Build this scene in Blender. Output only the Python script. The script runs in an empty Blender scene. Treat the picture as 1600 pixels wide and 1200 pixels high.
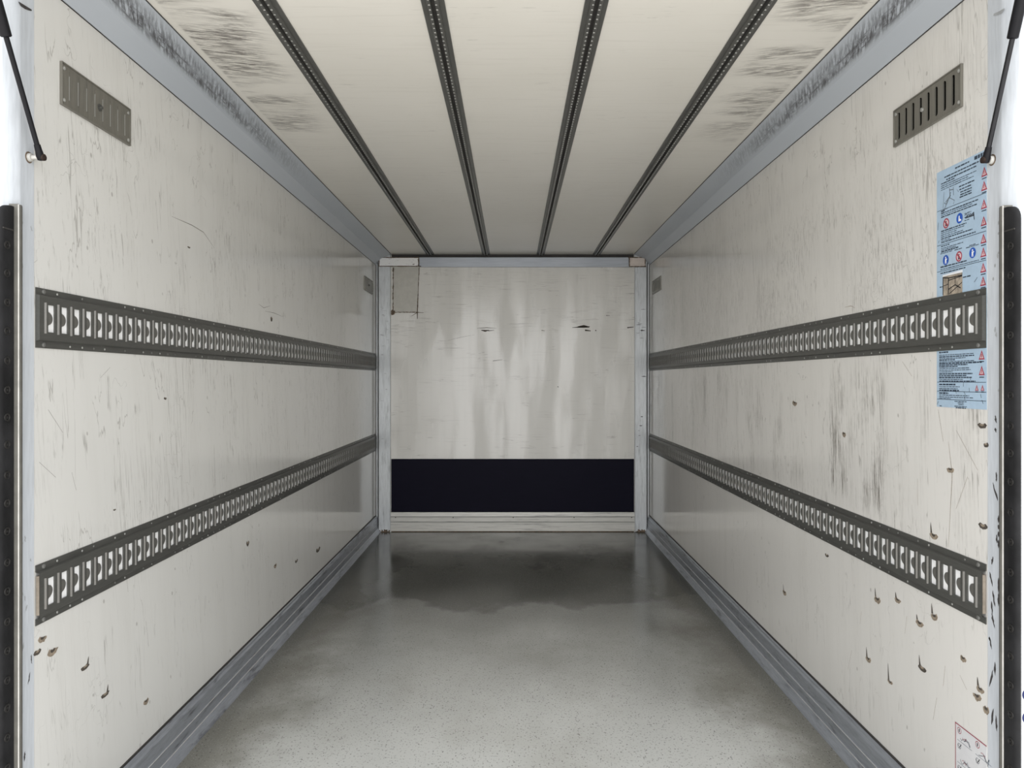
import bpy, bmesh, math, random
from mathutils import Vector

# ------------------------------------------------------------------ camera, world, exposure
S = bpy.context.scene
COL = S.collection
F = 1155.0            # focal length in pixels of the 1600x1200 frame
CX, CY = 801.0, 594.0  # vanishing point
ZC = 1.163            # camera height over the load floor
cam_d = bpy.data.cameras.new('camera')
cam_d.sensor_fit = 'HORIZONTAL'
cam_d.sensor_width = 36.0
cam_d.lens = 36.0 * F / 1600.0
cam_d.shift_x = -1.0 / 1600.0
cam_d.shift_y = -6.0 / 1600.0
cam_d.clip_start = 0.02
cam = bpy.data.objects.new('camera', cam_d)
cam.location = (0, 0, ZC)
cam.rotation_euler = (math.pi / 2, 0, 0)
COL.objects.link(cam)
S.camera = cam

W = bpy.data.worlds.new('overcast_sky')
S.world = W
W.use_nodes = True
wn = W.node_tree.nodes
wl = W.node_tree.links
bg = wn['Background']
tc = wn.new('ShaderNodeTexCoord')
sp = wn.new('ShaderNodeSeparateXYZ')
wl.new(tc.outputs['Generated'], sp.inputs[0])
def w_range(sock, lo, hi, a=0.0, b=1.0):
    r = wn.new('ShaderNodeMapRange'); r.interpolation_type = 'SMOOTHSTEP'
    r.inputs['From Min'].default_value = lo; r.inputs['From Max'].default_value = hi
    r.inputs['To Min'].default_value = a; r.inputs['To Max'].default_value = b
    wl.new(sock, r.inputs['Value']); return r.outputs[0]
def w_mix(f, a, b, mode='MIX'):
    x = wn.new('ShaderNodeMix'); x.data_type = 'RGBA'; x.blend_type = mode
    for k, v in ((0, f), (6, a), (7, b)):
        if isinstance(v, bpy.types.NodeSocket): wl.new(v, x.inputs[k])
        else: x.inputs[k].default_value = v if k == 0 else (*v, 1)
    return x.outputs[2]
# overcast sky over a pale yard; the clouds are brightest low behind the camera, where the box opens
SKY, YARD, GLOW = (0.60, 0.63, 0.68), (1.22, 1.19, 1.13), (3.0, 3.0, 3.0)
low = w_mix(w_range(sp.outputs['Z'], -0.06, 0.06), YARD, SKY)
behind = wn.new('ShaderNodeVectorMath'); behind.operation = 'DOT_PRODUCT'
behind.inputs[1].default_value = (0.0, -0.906, 0.423)
wl.new(tc.outputs['Generated'], behind.inputs[0])
wl.new(w_mix(w_range(behind.outputs['Value'], 0.62, 1.0), low, GLOW), bg.inputs['Color'])
bg.inputs['Strength'].default_value = 1.0

S.view_settings.view_transform = 'Standard'
S.view_settings.look = 'None'
S.view_settings.gamma = 1.0
S.view_settings.use_curve_mapping = False
S.view_settings.exposure = 0.70

try:
    S.cycles.max_bounces = 14
    S.cycles.diffuse_bounces = 10
    S.cycles.glossy_bounces = 6
    S.cycles.use_denoising = True
except Exception:
    pass

# ------------------------------------------------------------------ dimensions
HW = 1.05              # half width of the cargo box
D0 = {-1: 1.622, 1: 1.634}   # where the side wall panels start
DB = 5.685             # back wall
CEIL = 0.966           # heights below are relative to the camera; +ZC in world
FLOOR = -1.163

def wz(z): return z + ZC
def wall_at(side, x, y):
    """Point (depth, height relative to the camera) on a side wall as measured in the photograph."""
    u = abs(x - CX)
    d = F * HW / u
    return d, (CY - y) * d / F
def back_at(x, y, d=DB):
    return (x - CX) * d / F, (CY - y) * d / F

# ------------------------------------------------------------------ materials
class NB:
    def __init__(self, name):
        self.m = bpy.data.materials.new(name)
        self.m.use_nodes = True
        self.t = self.m.node_tree
        self.n = self.t.nodes
        self.p = self.n['Principled BSDF']
        self.c = self.n.new('ShaderNodeTexCoord').outputs['Object']
    def link(self, a, b): self.t.links.new(a, b)
    def put(self, sock, v):
        if isinstance(v, bpy.types.NodeSocket): self.link(v, sock)
        elif isinstance(v, (tuple, list)) and len(v) == 3 and sock.type == 'RGBA': sock.default_value = (*v, 1)
        else: sock.default_value = v
    def vec(self, scale, off=(0, 0, 0), v=None):
        a = self.n.new('ShaderNodeVectorMath'); a.operation = 'MULTIPLY_ADD'
        self.link(v or self.c, a.inputs[0]); a.inputs[1].default_value = scale; a.inputs[2].default_value = off
        return a.outputs[0]
    def noise(self, scale, off=(0, 0, 0), detail=3, rough=0.55, dist=0.0, v=None):
        a = self.n.new('ShaderNodeTexNoise'); a.inputs['Scale'].default_value = 1
        a.inputs['Detail'].default_value = detail; a.inputs['Roughness'].default_value = rough
        a.inputs['Distortion'].default_value = dist
        self.link(self.vec(scale, off, v), a.inputs['Vector'])
        return a.outputs['Fac']
    def voro(self, scale, off=(0, 0, 0), v=None):
        a = self.n.new('ShaderNodeTexVoronoi'); a.inputs['Scale'].default_value = 1
        self.link(self.vec(scale, off, v), a.inputs['Vector'])
        return a.outputs['Distance'], a.outputs['Color']
    def step(self, v, lo, hi, a=0.0, b=1.0):
        r = self.n.new('ShaderNodeMapRange'); r.interpolation_type = 'SMOOTHSTEP'
        self.put(r.inputs['Value'], v)
        r.inputs['From Min'].default_value = lo; r.inputs['From Max'].default_value = hi
        r.inputs['To Min'].default_value = a; r.inputs['To Max'].default_value = b
        return r.outputs[0]
    def math(self, op, a, b=0.0):
        m = self.n.new('ShaderNodeMath'); m.operation = op
        self.put(m.inputs[0], a); self.put(m.inputs[1], b)
        return m.outputs[0]
    def mul(self, *a):
        r = a[0]
        for x in a[1:]: r = self.math('MULTIPLY', r, x)
        return r
    def mx(self, *a):
        r = a[0]
        for x in a[1:]: r = self.math('MAXIMUM', r, x)
        return r
    def xyz(self, i):
        s = self.n.new('ShaderNodeSeparateXYZ'); self.link(self.c, s.inputs[0]); return s.outputs[i]
    def mix(self, f, a, b):
        m = self.n.new('ShaderNodeMix'); m.data_type = 'RGBA'
        self.put(m.inputs[0], f); self.put(m.inputs[6], a); self.put(m.inputs[7], b)
        return m.outputs[2]
    def lines(self, scale, off, width, detail=2, v=None):
        """thin wandering hairlines: the mid contour of a stretched noise"""
        n = self.noise(scale, off, detail, 0.5, 0.0, v)
        return self.step(self.math('ABSOLUTE', self.math('SUBTRACT', n, 0.5)), 0.0, width, 1.0, 0.0)
    def bump(self, h, strength, dist=0.002):
        b = self.n.new('ShaderNodeBump'); b.inputs['Strength'].default_value = strength; b.inputs['Distance'].default_value = dist
        self.put(b.inputs['Height'], h); self.link(b.outputs[0], self.p.inputs['Normal'])
    def set(self, color=None, rough=None, metal=None, spec=None, coat=None, coat_rough=None):
        for k, v in (('Base Color', color), ('Roughness', rough), ('Metallic', metal), ('Specular IOR Level', spec), ('Coat Weight', coat), ('Coat Roughness', coat_rough)):
            if v is not None: self.put(self.p.inputs[k], v)
        return self.m

def plain(name, color, rough=0.5, metal=0.0, var=0.12, vs=(30, 30, 30), spec=None):
    b = NB(name)
    n = b.noise(vs, (3, 1, 7), 4, 0.6)
    dark = tuple(c * (1 - var) for c in color); lite = tuple(min(1, c * (1 + var)) for c in color)
    return b.set(b.mix(b.step(n, 0.3, 0.7), dark, lite), rough, metal, spec)

def side_wall_mat(name, seed, amount, tilt, base, heavy=False):
    """Glossy laminate side panel with upright scratches and scuffed patches."""
    b = NB(name)
    # shear along Y with Z so that the strokes lean
    sx = b.n.new('ShaderNodeSeparateXYZ'); b.link(b.c, sx.inputs[0])
    cb = b.n.new('ShaderNodeCombineXYZ')
    b.link(sx.outputs[0], cb.inputs[0]); b.link(sx.outputs[2], cb.inputs[2])
    b.link(b.math('ADD', sx.outputs[1], b.mul(sx.outputs[2], tilt)), cb.inputs[1])
    v = cb.outputs[0]
    o = (seed, seed * 2.3, seed * 1.7)
    col = b.mix(b.step(b.noise((1, 1.6, 0.9), o, 3), 0.3, 0.7), tuple(c * 0.965 for c in base), base)
    col = b.mix(b.mul(b.step(b.noise((1, 14, 0.8), o, 3, v=v), 0.45, 0.75), 0.10), col, (0.50, 0.48, 0.44))
    upper = b.step(sx.outputs[2], 0.62, 0.80)                 # below the lower rail the panel is cleaner
    under_top = b.step(sx.outputs[2], 1.80, 2.0, 1.0, 0.25)
    patch = b.step(b.noise((1, 2.1, 1.4), (o[1], o[0], o[2]), 3, 0.6), 0.44, 0.66)
    patch2 = b.step(b.noise((1, 3.2, 0.8), (o[2], o[1], o[0]), 2, 0.6), 0.5, 0.68)
    area = b.mul(b.step(upper, 0, 1, 0.15, 1.0), under_top)
    fine = b.step(b.noise((1, 95, 12), o, 5, 0.75, 0.4, v=v), 0.545, 0.69)
    brush = b.step(b.noise((1, 190, 7), (o[2], o[0], o[1]), 4, 0.7, v=v), 0.52, 0.66)
    l1 = b.mul(b.lines((1, 26, 1.6), o, 0.012, 3, v=v), b.step(b.noise((1, 7, 6), o, 3), 0.54, 0.62))
    l2 = b.mul(b.lines((1, 12, 2.4), (o[1], o[2], o[0]), 0.006, 4, v=v), b.step(b.noise((1, 5, 5), (o[2], o[2], o[1]), 3), 0.52, 0.6))
    l3 = b.mul(b.lines((1, 9, 9), (o[0] + 4, o[2], o[0]), 0.004, 3), b.step(b.noise((1, 4, 4), (o[1], o[2] + 3, o[1]), 2), 0.56, 0.64))
    d, c = b.voro((1, 22, 16), o, v=v)
    speck = b.mul(b.step(d, 0.05, 0.13, 1.0, 0.0), b.step(b.noise((1, 11, 9), o, 2), 0.58, 0.62))
    dirt = b.mx(b.mul(fine, patch, 0.62 * amount), b.mul(brush, patch2, 0.55 * amount))
    dirt = b.mul(dirt, area)
    if heavy:
        mid = b.mul(b.step(sx.outputs[2], 0.72, 0.84), b.step(sx.outputs[2], 1.10, 1.24, 1.0, 0.15))
        colm = b.step(b.noise((1, 4.2, 0.5), (o[0] + 9, o[1], o[2]), 2, 0.5), 0.44, 0.62)
        br = b.step(b.noise((1, 130, 6), (o[1], o[1], o[0]), 5, 0.75, v=v), 0.42, 0.60)
        bb = b.step(b.noise((1, 11, 5), (o[1] + 2, o[1], o[0]), 4, 0.7), 0.40, 0.68)
        top = b.mul(b.step(sx.outputs[2], 1.30, 1.42), b.step(sx.outputs[2], 1.66, 1.86, 1.0, 0.0))
        hair = b.step(b.noise((1, 120, 16), (o[2] + 5, o[1], o[0]), 5, 0.8, 0.5, v=v), 0.50, 0.66)
        hb = b.step(b.noise((1, 3.2, 2.2), (o[2], o[1] + 8, o[0]), 3, 0.65), 0.36, 0.62)
        dirt = b.mx(dirt, b.mul(mid, colm, br, b.step(bb, 0, 1, 0.12, 1.0), 1.0), b.mul(top, hair, hb, 0.62))
    dirt = b.mx(dirt, b.mul(b.mx(l1, l2, l3), 0.5, b.step(upper, 0, 1, 0.45, 1.0)), b.mul(speck, 0.6))
    col = b.mix(dirt, col, (0.13, 0.115, 0.095))
    b.bump(dirt, 0.10, 0.001)
    return b.set(col, b.step(dirt, 0, 1, 0.13, 0.45), 0.0, 0.5)

M = {}
M['wall_left'] = side_wall_mat('scratched_cream_laminate', 3.1, 0.75, 0.10, (0.725, 0.718, 0.690))
M['wall_right'] = side_wall_mat('scuffed_cream_laminate', 7.7, 1.15, -0.06, (0.735, 0.718, 0.685), True)

def back_mat():
    b = NB('scuffed_grey_white_laminate')
    z = b.xyz(2)
    base = b.mix(b.step(b.noise((7, 1, 0.6), (2, 0, 5), 2), 0.35, 0.65), (0.66, 0.645, 0.605), (0.72, 0.705, 0.665))
    band = b.mul(b.step(z, 1.45, 1.62), b.step(z, 1.72, 1.98, 1.0, 0.25))
    st = b.step(b.noise((5, 1, 120), (1, 0, 2), 5, 0.7), 0.54, 0.70)
    pa = b.step(b.noise((3.0, 1, 5), (8, 0, 2), 3, 0.6), 0.42, 0.66)
    ln = b.mul(b.lines((2.2, 1, 30), (5, 0, 3), 0.02, 3), b.step(b.noise((5, 1, 9), (4, 0, 9), 2), 0.54, 0.64))
    dirt = b.mx(b.mul(st, pa, b.step(band, 0, 1, 0.22, 0.75)), b.mul(ln, 0.35))
    vs = b.mul(b.step(b.noise((22, 1, 1.2), (3, 0, 1), 3), 0.5, 0.72), 0.10)
    col = b.mix(vs, base, (0.40, 0.40, 0.36))
    col = b.mix(dirt, col, (0.14, 0.12, 0.10))
    rv = b.step(b.noise((6, 1, 1.1), (9, 0, 4), 3), 0.4, 0.62, 0.17, 0.42)
    b.bump(b.noise((4.5, 1, 1.0), (1, 0, 1), 1), 0.22, 0.006)
    return b.set(col, rv, 0.0, 0.6)
M['wall_back'] = back_mat()

def ceil_mat():
    b = NB('cream_ceiling_laminate')
    x = b.math('ABSOLUTE', b.xyz(0)); y = b.xyz(1)
    base = b.mix(b.step(b.noise((1.3, 1.3, 1), (4, 1, 0), 3), 0.3, 0.7), (0.75, 0.725, 0.665), (0.79, 0.765, 0.71))
    base = b.mix(b.mul(b.step(b.noise((3, 60, 1), (1, 4, 0), 4, 0.7), 0.5, 0.75), 0.14), base, (0.42, 0.39, 0.33))
    zone = b.mul(b.step(x, 0.62, 0.86), b.step(x, 0.898, 0.916, 1.0, 0.0), b.step(y, 2.2, 3.4, 1.0, 0.0))
    blot = b.step(b.noise((2.2, 7, 1), (2, 7, 0), 3, 0.6), 0.36, 0.60)
    sx = b.n.new('ShaderNodeSeparateXYZ'); b.link(b.c, sx.inputs[0])
    cb = b.n.new('ShaderNodeCombineXYZ'); b.link(x, cb.inputs[0]); b.link(b.math('ADD', y, b.mul(x, 0.25)), cb.inputs[1])
    stroke = b.step(b.noise((13, 110, 1), (6, 2, 0), 5, 0.75, 0.5, v=cb.outputs[0]), 0.41, 0.58)
    dirt = b.mul(b.step(zone, 0.0, 0.7), blot, stroke, 0.85)
    far = b.mul(b.step(b.noise((14, 150, 1), (3, 9, 0), 3, 0.6), 0.60, 0.72), b.step(b.noise((4, 6, 1), (1, 1, 0), 2), 0.52, 0.66), 0.30)
    col = b.mix(b.mx(dirt, far), base, (0.10, 0.085, 0.075))
    return b.set(col, 0.30, 0.0, 0.45)
M['ceiling'] = ceil_mat()

def cove_mat():
    b = NB('blue_grey_painted_cove')
    x = b.math('ABSOLUTE', b.xyz(0)); y = b.xyz(1)
    base = b.mix(b.noise((4, 2, 4), (1, 1, 1), 3), (0.44, 0.475, 0.52), (0.50, 0.535, 0.58))
    zone = b.mul(b.step(x, 0.925, 0.965), b.step(x, 0.985, 1.006, 1.0, 0.0), b.step(y, 2.4, 3.7, 1.0, 0.05))
    sx = b.n.new('ShaderNodeSeparateXYZ'); b.link(b.c, sx.inputs[0])
    cb = b.n.new('ShaderNodeCombineXYZ'); b.link(x, cb.inputs[0]); b.link(sx.outputs[2], cb.inputs[2])
    b.link(b.math('ADD', y, b.mul(x, -2.2)), cb.inputs[1])
    st = b.step(b.noise((34, 62, 0), (3, 3, 3), 5, 0.72, 0.3, v=cb.outputs[0]), 0.38, 0.58)
    st2 = b.step(b.noise((130, 9, 0), (8, 3, 3), 4, 0.7, v=cb.outputs[0]), 0.45, 0.62)
    bl = b.step(b.noise((14, 5, 0), (5, 2, 3), 3, 0.6, v=cb.outputs[0]), 0.25, 0.55)
    core = b.mul(b.step(x, 0.950, 0.972), b.step(x, 0.985, 1.004, 1.0, 0.0), b.step(y, 2.3, 3.6, 1.0, 0.0))
    dirt = b.mx(b.mul(zone, st, bl, 0.75), b.mul(core, b.mx(st2, st), b.step(bl, 0, 1, 0.4, 1.0), 0.92))
    return b.set(b.mix(dirt, base, (0.05, 0.048, 0.05)), 0.42, 0.0, 0.4)
M['cove'] = cove_mat()

def floor_mat():
    b = NB('speckled_grey_floor_coating')
    x = b.math('ABSOLUTE', b.xyz(0)); y = b.xyz(1)
    base = b.mix(b.step(b.noise((1.6, 1.1, 1), (2, 2, 0), 4, 0.6), 0.3, 0.7), (0.47, 0.475, 0.455), (0.53, 0.535, 0.515))
    blot = b.step(b.noise((2.2, 1.5, 1), (9, 4, 0), 4, 0.65), 0.45, 0.75)
    base = b.mix(b.mul(blot, 0.40), base, (0.33, 0.325, 0.29))
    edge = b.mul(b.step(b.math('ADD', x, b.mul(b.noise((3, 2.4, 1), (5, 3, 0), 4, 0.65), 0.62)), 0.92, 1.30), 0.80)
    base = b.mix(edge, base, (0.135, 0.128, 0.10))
    # dirty, ragged-edged damp film, plus light falloff painted towards the far end
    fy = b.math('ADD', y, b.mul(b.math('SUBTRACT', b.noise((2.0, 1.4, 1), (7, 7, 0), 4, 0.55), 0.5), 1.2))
    damp_and_falloff = b.mx(b.mul(b.step(fy, 3.66, 3.96), 0.84), b.mul(b.step(fy, 2.1, 3.9), 0.62))
    base = b.mix(damp_and_falloff, base, (0.060, 0.059, 0.047))
    s1 = b.step(b.noise((150, 110, 1), (1, 2, 0), 2, 0.6), 0.58, 0.68)
    d, c = b.voro((95, 70, 1), (3, 1, 0))
    s2 = b.mul(b.step(d, 0.10, 0.26, 1.0, 0.0), b.step(b.noise((33, 27, 1), (7, 1, 0), 2), 0.44, 0.54))
    base = b.mix(b.mul(s1, 0.5), base, (0.10, 0.095, 0.08))
    base = b.mix(b.mul(s2, 0.7), base, (0.045, 0.04, 0.035))
    lite = b.step(b.noise((190, 140, 1), (5, 9, 0), 2, 0.6), 0.60, 0.70)
    base = b.mix(b.mul(lite, 0.35), base, (0.56, 0.56, 0.53))
    rough = b.step(b.noise((2.4, 2.0, 1), (1, 6, 0), 4, 0.6), 0.35, 0.68, 0.12, 0.26)
    b.bump(b.noise((90, 60, 1), (1, 2, 0), 2), 0.04, 0.002)
    return b.set(base, rough, 0.0, 0.5)
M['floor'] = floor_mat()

def alu_mat(name, base, dirt_amt, along, rough=0.38, metal=0.55, dcol=(0.07, 0.07, 0.072)):
    b = NB(name)
    sc = {'y': (60, 7, 60), 'x': (3, 60, 60), 'z': (50, 50, 5)}[along]
    sb = {'y': (14, 4.5, 14), 'x': (2.5, 14, 14), 'z': (9, 9, 6)}[along]
    st = b.step(b.noise(sc, (2, 5, 1), 5, 0.7), 0.46, 0.70)
    bl = b.step(b.noise(sb, (1, 8, 3), 3, 0.6), 0.40, 0.68)
    fine = b.noise(tuple(s * 3 for s in sc), (1, 1, 1), 3)
    col = b.mix(b.step(fine, 0.3, 0.7), tuple(c * 0.88 for c in base), base)
    col = b.mix(b.mul(st, b.step(bl, 0, 1, 0.25, 1.0), dirt_amt), col, dcol)
    return b.set(col, rough, metal, 0.5)
M['kick'] = alu_mat('dull_aluminium_kick_plate', (0.42, 0.445, 0.49), 0.85, 'y')
M['kick_back'] = alu_mat('scraped_white_kick_board', (0.62, 0.61, 0.57), 0.75, 'x', 0.35, 0.1, (0.10, 0.10, 0.10))
M['post'] = alu_mat('scraped_blue_white_post', (0.60, 0.625, 0.64), 0.55, 'z', 0.33, 0.15, (0.12, 0.125, 0.13))
M['header'] = alu_mat('blue_grey_header_profile', (0.44, 0.47, 0.52), 0.12, 'x', 0.36, 0.2)
M['frame'] = alu_mat('blue_white_painted_frame', (0.525, 0.553, 0.588), 0.10, 'z', 0.40, 0.0, (0.25, 0.25, 0.26))
M['steel'] = alu_mat('dark_galvanised_steel', (0.098, 0.098, 0.090), 0.35, 'y', 0.42, 0.25, (0.045, 0.045, 0.042))
M['worn_lit'] = alu_mat('worn_lit_galvanised_steel', (0.150, 0.145, 0.132), 0.3, 'z', 0.42, 0.15, (0.08, 0.08, 0.075))  # paler steel for tongues and ribs: wear, with the light on them painted in
M['ceil_steel'] = alu_mat('dark_galvanised_ceiling_track', (0.115, 0.115, 0.107), 0.3, 'y', 0.40, 0.3, (0.05, 0.05, 0.05))
M['vent'] = alu_mat('weathered_grey_sheet_metal', (0.235, 0.225, 0.195), 0.5, 'z', 0.40, 0.45, (0.09, 0.09, 0.08))
M['rivet'] = plain('pale_steel_rivet', (0.42, 0.42, 0.40), 0.35, 0.5)
M['rivet_dull'] = plain('dull_steel_rivet', (0.19, 0.19, 0.18), 0.4, 0.4)
M['white'] = plain('bright_white_backing', (0.93, 0.93, 0.93), 0.45, 0, 0.02)
M['seam'] = plain('dark_seam_and_gap_shade', (0.035, 0.032, 0.03), 0.7)
M['rust_dark'] = plain('dark_rusty_steel', (0.028, 0.018, 0.014), 0.7, 0, 0.4, (90, 90, 90), spec=0.2)
M['blue_dark'] = plain('dark_blue_lettering', (0.018, 0.024, 0.095), 0.5, spec=0.2)
M['stud'] = plain('grimy_white_paint', (0.50, 0.49, 0.46), 0.5)
M['cavity_shade'] = plain('black_cavity_shade', (0.006, 0.006, 0.005), 0.9, spec=0.05)  # flat black that paints the shade of the cavity behind the vent slots
M['rust'] = plain('brown_weld_rust', (0.13, 0.095, 0.065), 0.8, 0, 0.45, (60, 60, 60))
M['navy'] = alu_mat('scuffed_navy_panel', (0.0035, 0.003, 0.012), 0.10, 'x', 0.60, 0.0, (0.015, 0.015, 0.028)); M['navy'].node_tree.nodes['Principled BSDF'].inputs['Specular IOR Level'].default_value = 0.12
M['black'] = plain('black_rod_paint', (0.007, 0.007, 0.009), 0.45, 0, 0.1, spec=0.2)
M['rod'] = plain('dark_piston_rod', (0.03, 0.03, 0.033), 0.3, 0.8)
M['rubber'] = plain('black_rubber', (0.015, 0.015, 0.016), 0.7, 0, 0.45, (14, 14, 9), spec=0.2)
M['rubber_bolt'] = plain('black_recessed_bolt', (0.022, 0.021, 0.020), 0.5, spec=0.25)
M['bare'] = plain('bare_aluminium_edge', (0.15, 0.145, 0.13), 0.55, 0.2, spec=0.2)
M['edge_white'] = plain('white_edge_strip', (0.80, 0.78, 0.75), 0.4)
M['tan'] = plain('tan_filler', (0.24, 0.205, 0.165), 0.8, 0, 0.25)
M['gouge'] = plain('dark_gouge', (0.075, 0.062, 0.05), 0.8, 0, 0.4, (200, 200, 200))
M['gouge_pale'] = plain('torn_brown_core', (0.27, 0.22, 0.165), 0.8, 0, 0.35, (200, 200, 200))
M['smear'] = plain('grey_rub_mark', (0.36, 0.37, 0.38), 0.5)
M['groove_dark'] = plain('dark_groove', (0.13, 0.13, 0.125), 0.6)
M['scuff'] = plain('black_rub_mark', (0.045, 0.04, 0.04), 0.6, 0, 0.4, (90, 90, 90))
M['sheet'] = plain('pale_blue_plastic_sheet', (0.40, 0.53, 0.66), 0.35, 0, 0.05)
M['ink'] = plain('dark_blue_print', (0.035, 0.055, 0.085), 0.5)
M['ink_soft'] = plain('faint_grey_print', (0.17, 0.20, 0.24), 0.5)
M['marker'] = plain('black_marker', (0.012, 0.012, 0.014), 0.5)
M['red'] = plain('red_print', (0.36, 0.045, 0.075), 0.45)
M['blue'] = plain('blue_print', (0.02, 0.10, 0.46), 0.45)
M['pink'] = plain('pale_print', (0.66, 0.50, 0.52), 0.45)
M['print_white'] = plain('white_print', (0.80, 0.82, 0.85), 0.45, 0, 0.03)
M['photo_tan'] = plain('printed_photograph', (0.34, 0.29, 0.23), 0.45, 0, 0.35, (60, 60, 60))
M['paper'] = plain('white_inspection_label', (0.70, 0.70, 0.71), 0.4, 0, 0.03)
M['plate_white'] = NB('white_plate_with_chipped_corner')
def chipped(b):
    x = b.xyz(0)
    ch = b.mul(b.step(b.noise((70, 70, 70), (1, 2, 3), 4, 0.7), 0.55, 0.63), b.step(x, -0.80, -0.74))
    ed = b.mul(b.step(b.noise((30, 30, 90), (4, 2, 3), 3, 0.7), 0.6, 0.7), 0.5)
    return b.set(b.mix(b.mx(ch, ed), (0.86, 0.86, 0.85), (0.16, 0.13, 0.10)), 0.35)
M['plate_white'] = chipped(M['plate_white'])
M['plate_beige'] = plain('beige_plate', (0.62, 0.545, 0.49), 0.5, 0, 0.08)
M['patch'] = plain('grey_repair_panel', (0.52, 0.505, 0.455), 0.35, 0, 0.05)

# ------------------------------------------------------------------ mesh helpers
class MB:
    def __init__(self): self.v = []; self.f = []; self.mi = {}; self.cur = 0
    def add(self, pts, faces):
        n = len(self.v)
        if self.cur:
            for i in range(len(faces)): self.mi[len(self.f) + i] = self.cur
        self.v += [tuple(p) for p in pts]; self.f += [tuple(i + n for i in q) for q in faces]
    def box(self, a, b):
        (x0, y0, z0), (x1, y1, z1) = [min(p, q) for p, q in zip(a, b)], [max(p, q) for p, q in zip(a, b)]
        self.add([(x0, y0, z0), (x1, y0, z0), (x1, y1, z0), (x0, y1, z0), (x0, y0, z1), (x1, y0, z1), (x1, y1, z1), (x0, y1, z1)],
                 [(0, 3, 2, 1), (4, 5, 6, 7), (0, 1, 5, 4), (1, 2, 6, 5), (2, 3, 7, 6), (3, 0, 4, 7)])
    def extrude(self, prof, a, b, axis, caps=True):
        """prof: closed list of 2-D points; axis 'y': (x,z) swept in y, 'z': (x,y) swept in z, 'x': (y,z) swept in x"""
        n = len(prof)
        mk = {'y': lambda p, t: (p[0], t, p[1]), 'z': lambda p, t: (p[0], p[1], t), 'x': lambda p, t: (t, p[0], p[1])}[axis]
        pts = [mk(p, a) for p in prof] + [mk(p, b) for p in prof]
        fs = [(i, (i + 1) % n, n + (i + 1) % n, n + i) for i in range(n)]
        if caps: fs += [tuple(range(n))[::-1], tuple(range(n, 2 * n))]
        self.add(pts, fs)
    def tube(self, p, q, r0, r1=None, n=16, caps=True):
        p, q = Vector(p), Vector(q); r1 = r0 if r1 is None else r1
        ax = (q - p).normalized(); u = ax.orthogonal().normalized(); w = ax.cross(u)
        pts = []
        for c, r in ((p, r0), (q, r1)):
            pts += [c + (u * math.cos(t) + w * math.sin(t)) * r for t in [2 * math.pi * i / n for i in range(n)]]
        fs = [(i, (i + 1) % n, n + (i + 1) % n, n + i) for i in range(n)]
        if caps: fs += [tuple(range(n))[::-1], tuple(range(n, 2 * n))]
        self.add(pts, fs)
    def lathe(self, p, ax, prof, n=12):
        """prof: (distance along ax, radius)"""
        p, ax = Vector(p), Vector(ax).normalized(); u = ax.orthogonal().normalized(); w = ax.cross(u)
        k = len(self.v)
        for h, r in prof:
            self.v += [tuple(p + ax * h + (u * math.cos(t) + w * math.sin(t)) * r) for t in [2 * math.pi * i / n for i in range(n)]]
        for j in range(len(prof) - 1):
            for i in range(n):
                self.f.append((k + j * n + i, k + j * n + (i + 1) % n, k + (j + 1) * n + (i + 1) % n, k + (j + 1) * n + i))
        self.f.append(tuple(range(k, k + n))[::-1]); e = k + (len(prof) - 1) * n; self.f.append(tuple(range(e, e + n)))
    def build(self, name, mat, parent=None, smooth=None, bevel=0.0, fix=True):
        me = bpy.data.meshes.new(name); me.from_pydata(self.v, [], self.f); me.update()
        if fix:
            bm = bmesh.new(); bm.from_mesh(me); bmesh.ops.recalc_face_normals(bm, faces=bm.faces); bm.to_mesh(me); bm.free()
        for mm in (mat if isinstance(mat, tuple) else (mat,)): me.materials.append(M[mm])
        for i, k in self.mi.items(): me.polygons[i].material_index = k
        o = bpy.data.objects.new(name, me); COL.objects.link(o)
        if parent is not None: o.parent = parent
        if smooth is not None:
            for p in me.polygons: p.use_smooth = True
            try: me.set_sharp_from_angle(angle=math.radians(smooth))
            except Exception: pass
        if bevel:
            m = o.modifiers.new('soft_edge', 'BEVEL'); m.width = bevel; m.segments = 2; m.limit_method = 'ANGLE'; m.angle_limit = math.radians(40)
        return o

def tag(o, label, cat, group=None, kind=None):
    o['label'] = label; o['category'] = cat
    if group: o['group'] = group
    if kind: o['kind'] = kind
    return o
def struct(o, label, cat): return tag(o, label, cat, None, 'structure')
def thing(name, loc, label, cat, group=None):
    o = bpy.data.objects.new(name, None); o.empty_display_size = 0.05; COL.objects.link(o)
    o['label'] = label; o['category'] = cat
    if group: o['group'] = group
    o.location = (0, 0, 0) if loc is None else loc
    return o
def box_obj(name, a, b, mat, parent=None, bevel=0.0):
    m = MB(); m.box(a, b); return m.build(name, mat, parent, None, bevel)
SIDE = {-1: 'left', 1: 'right'}

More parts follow.
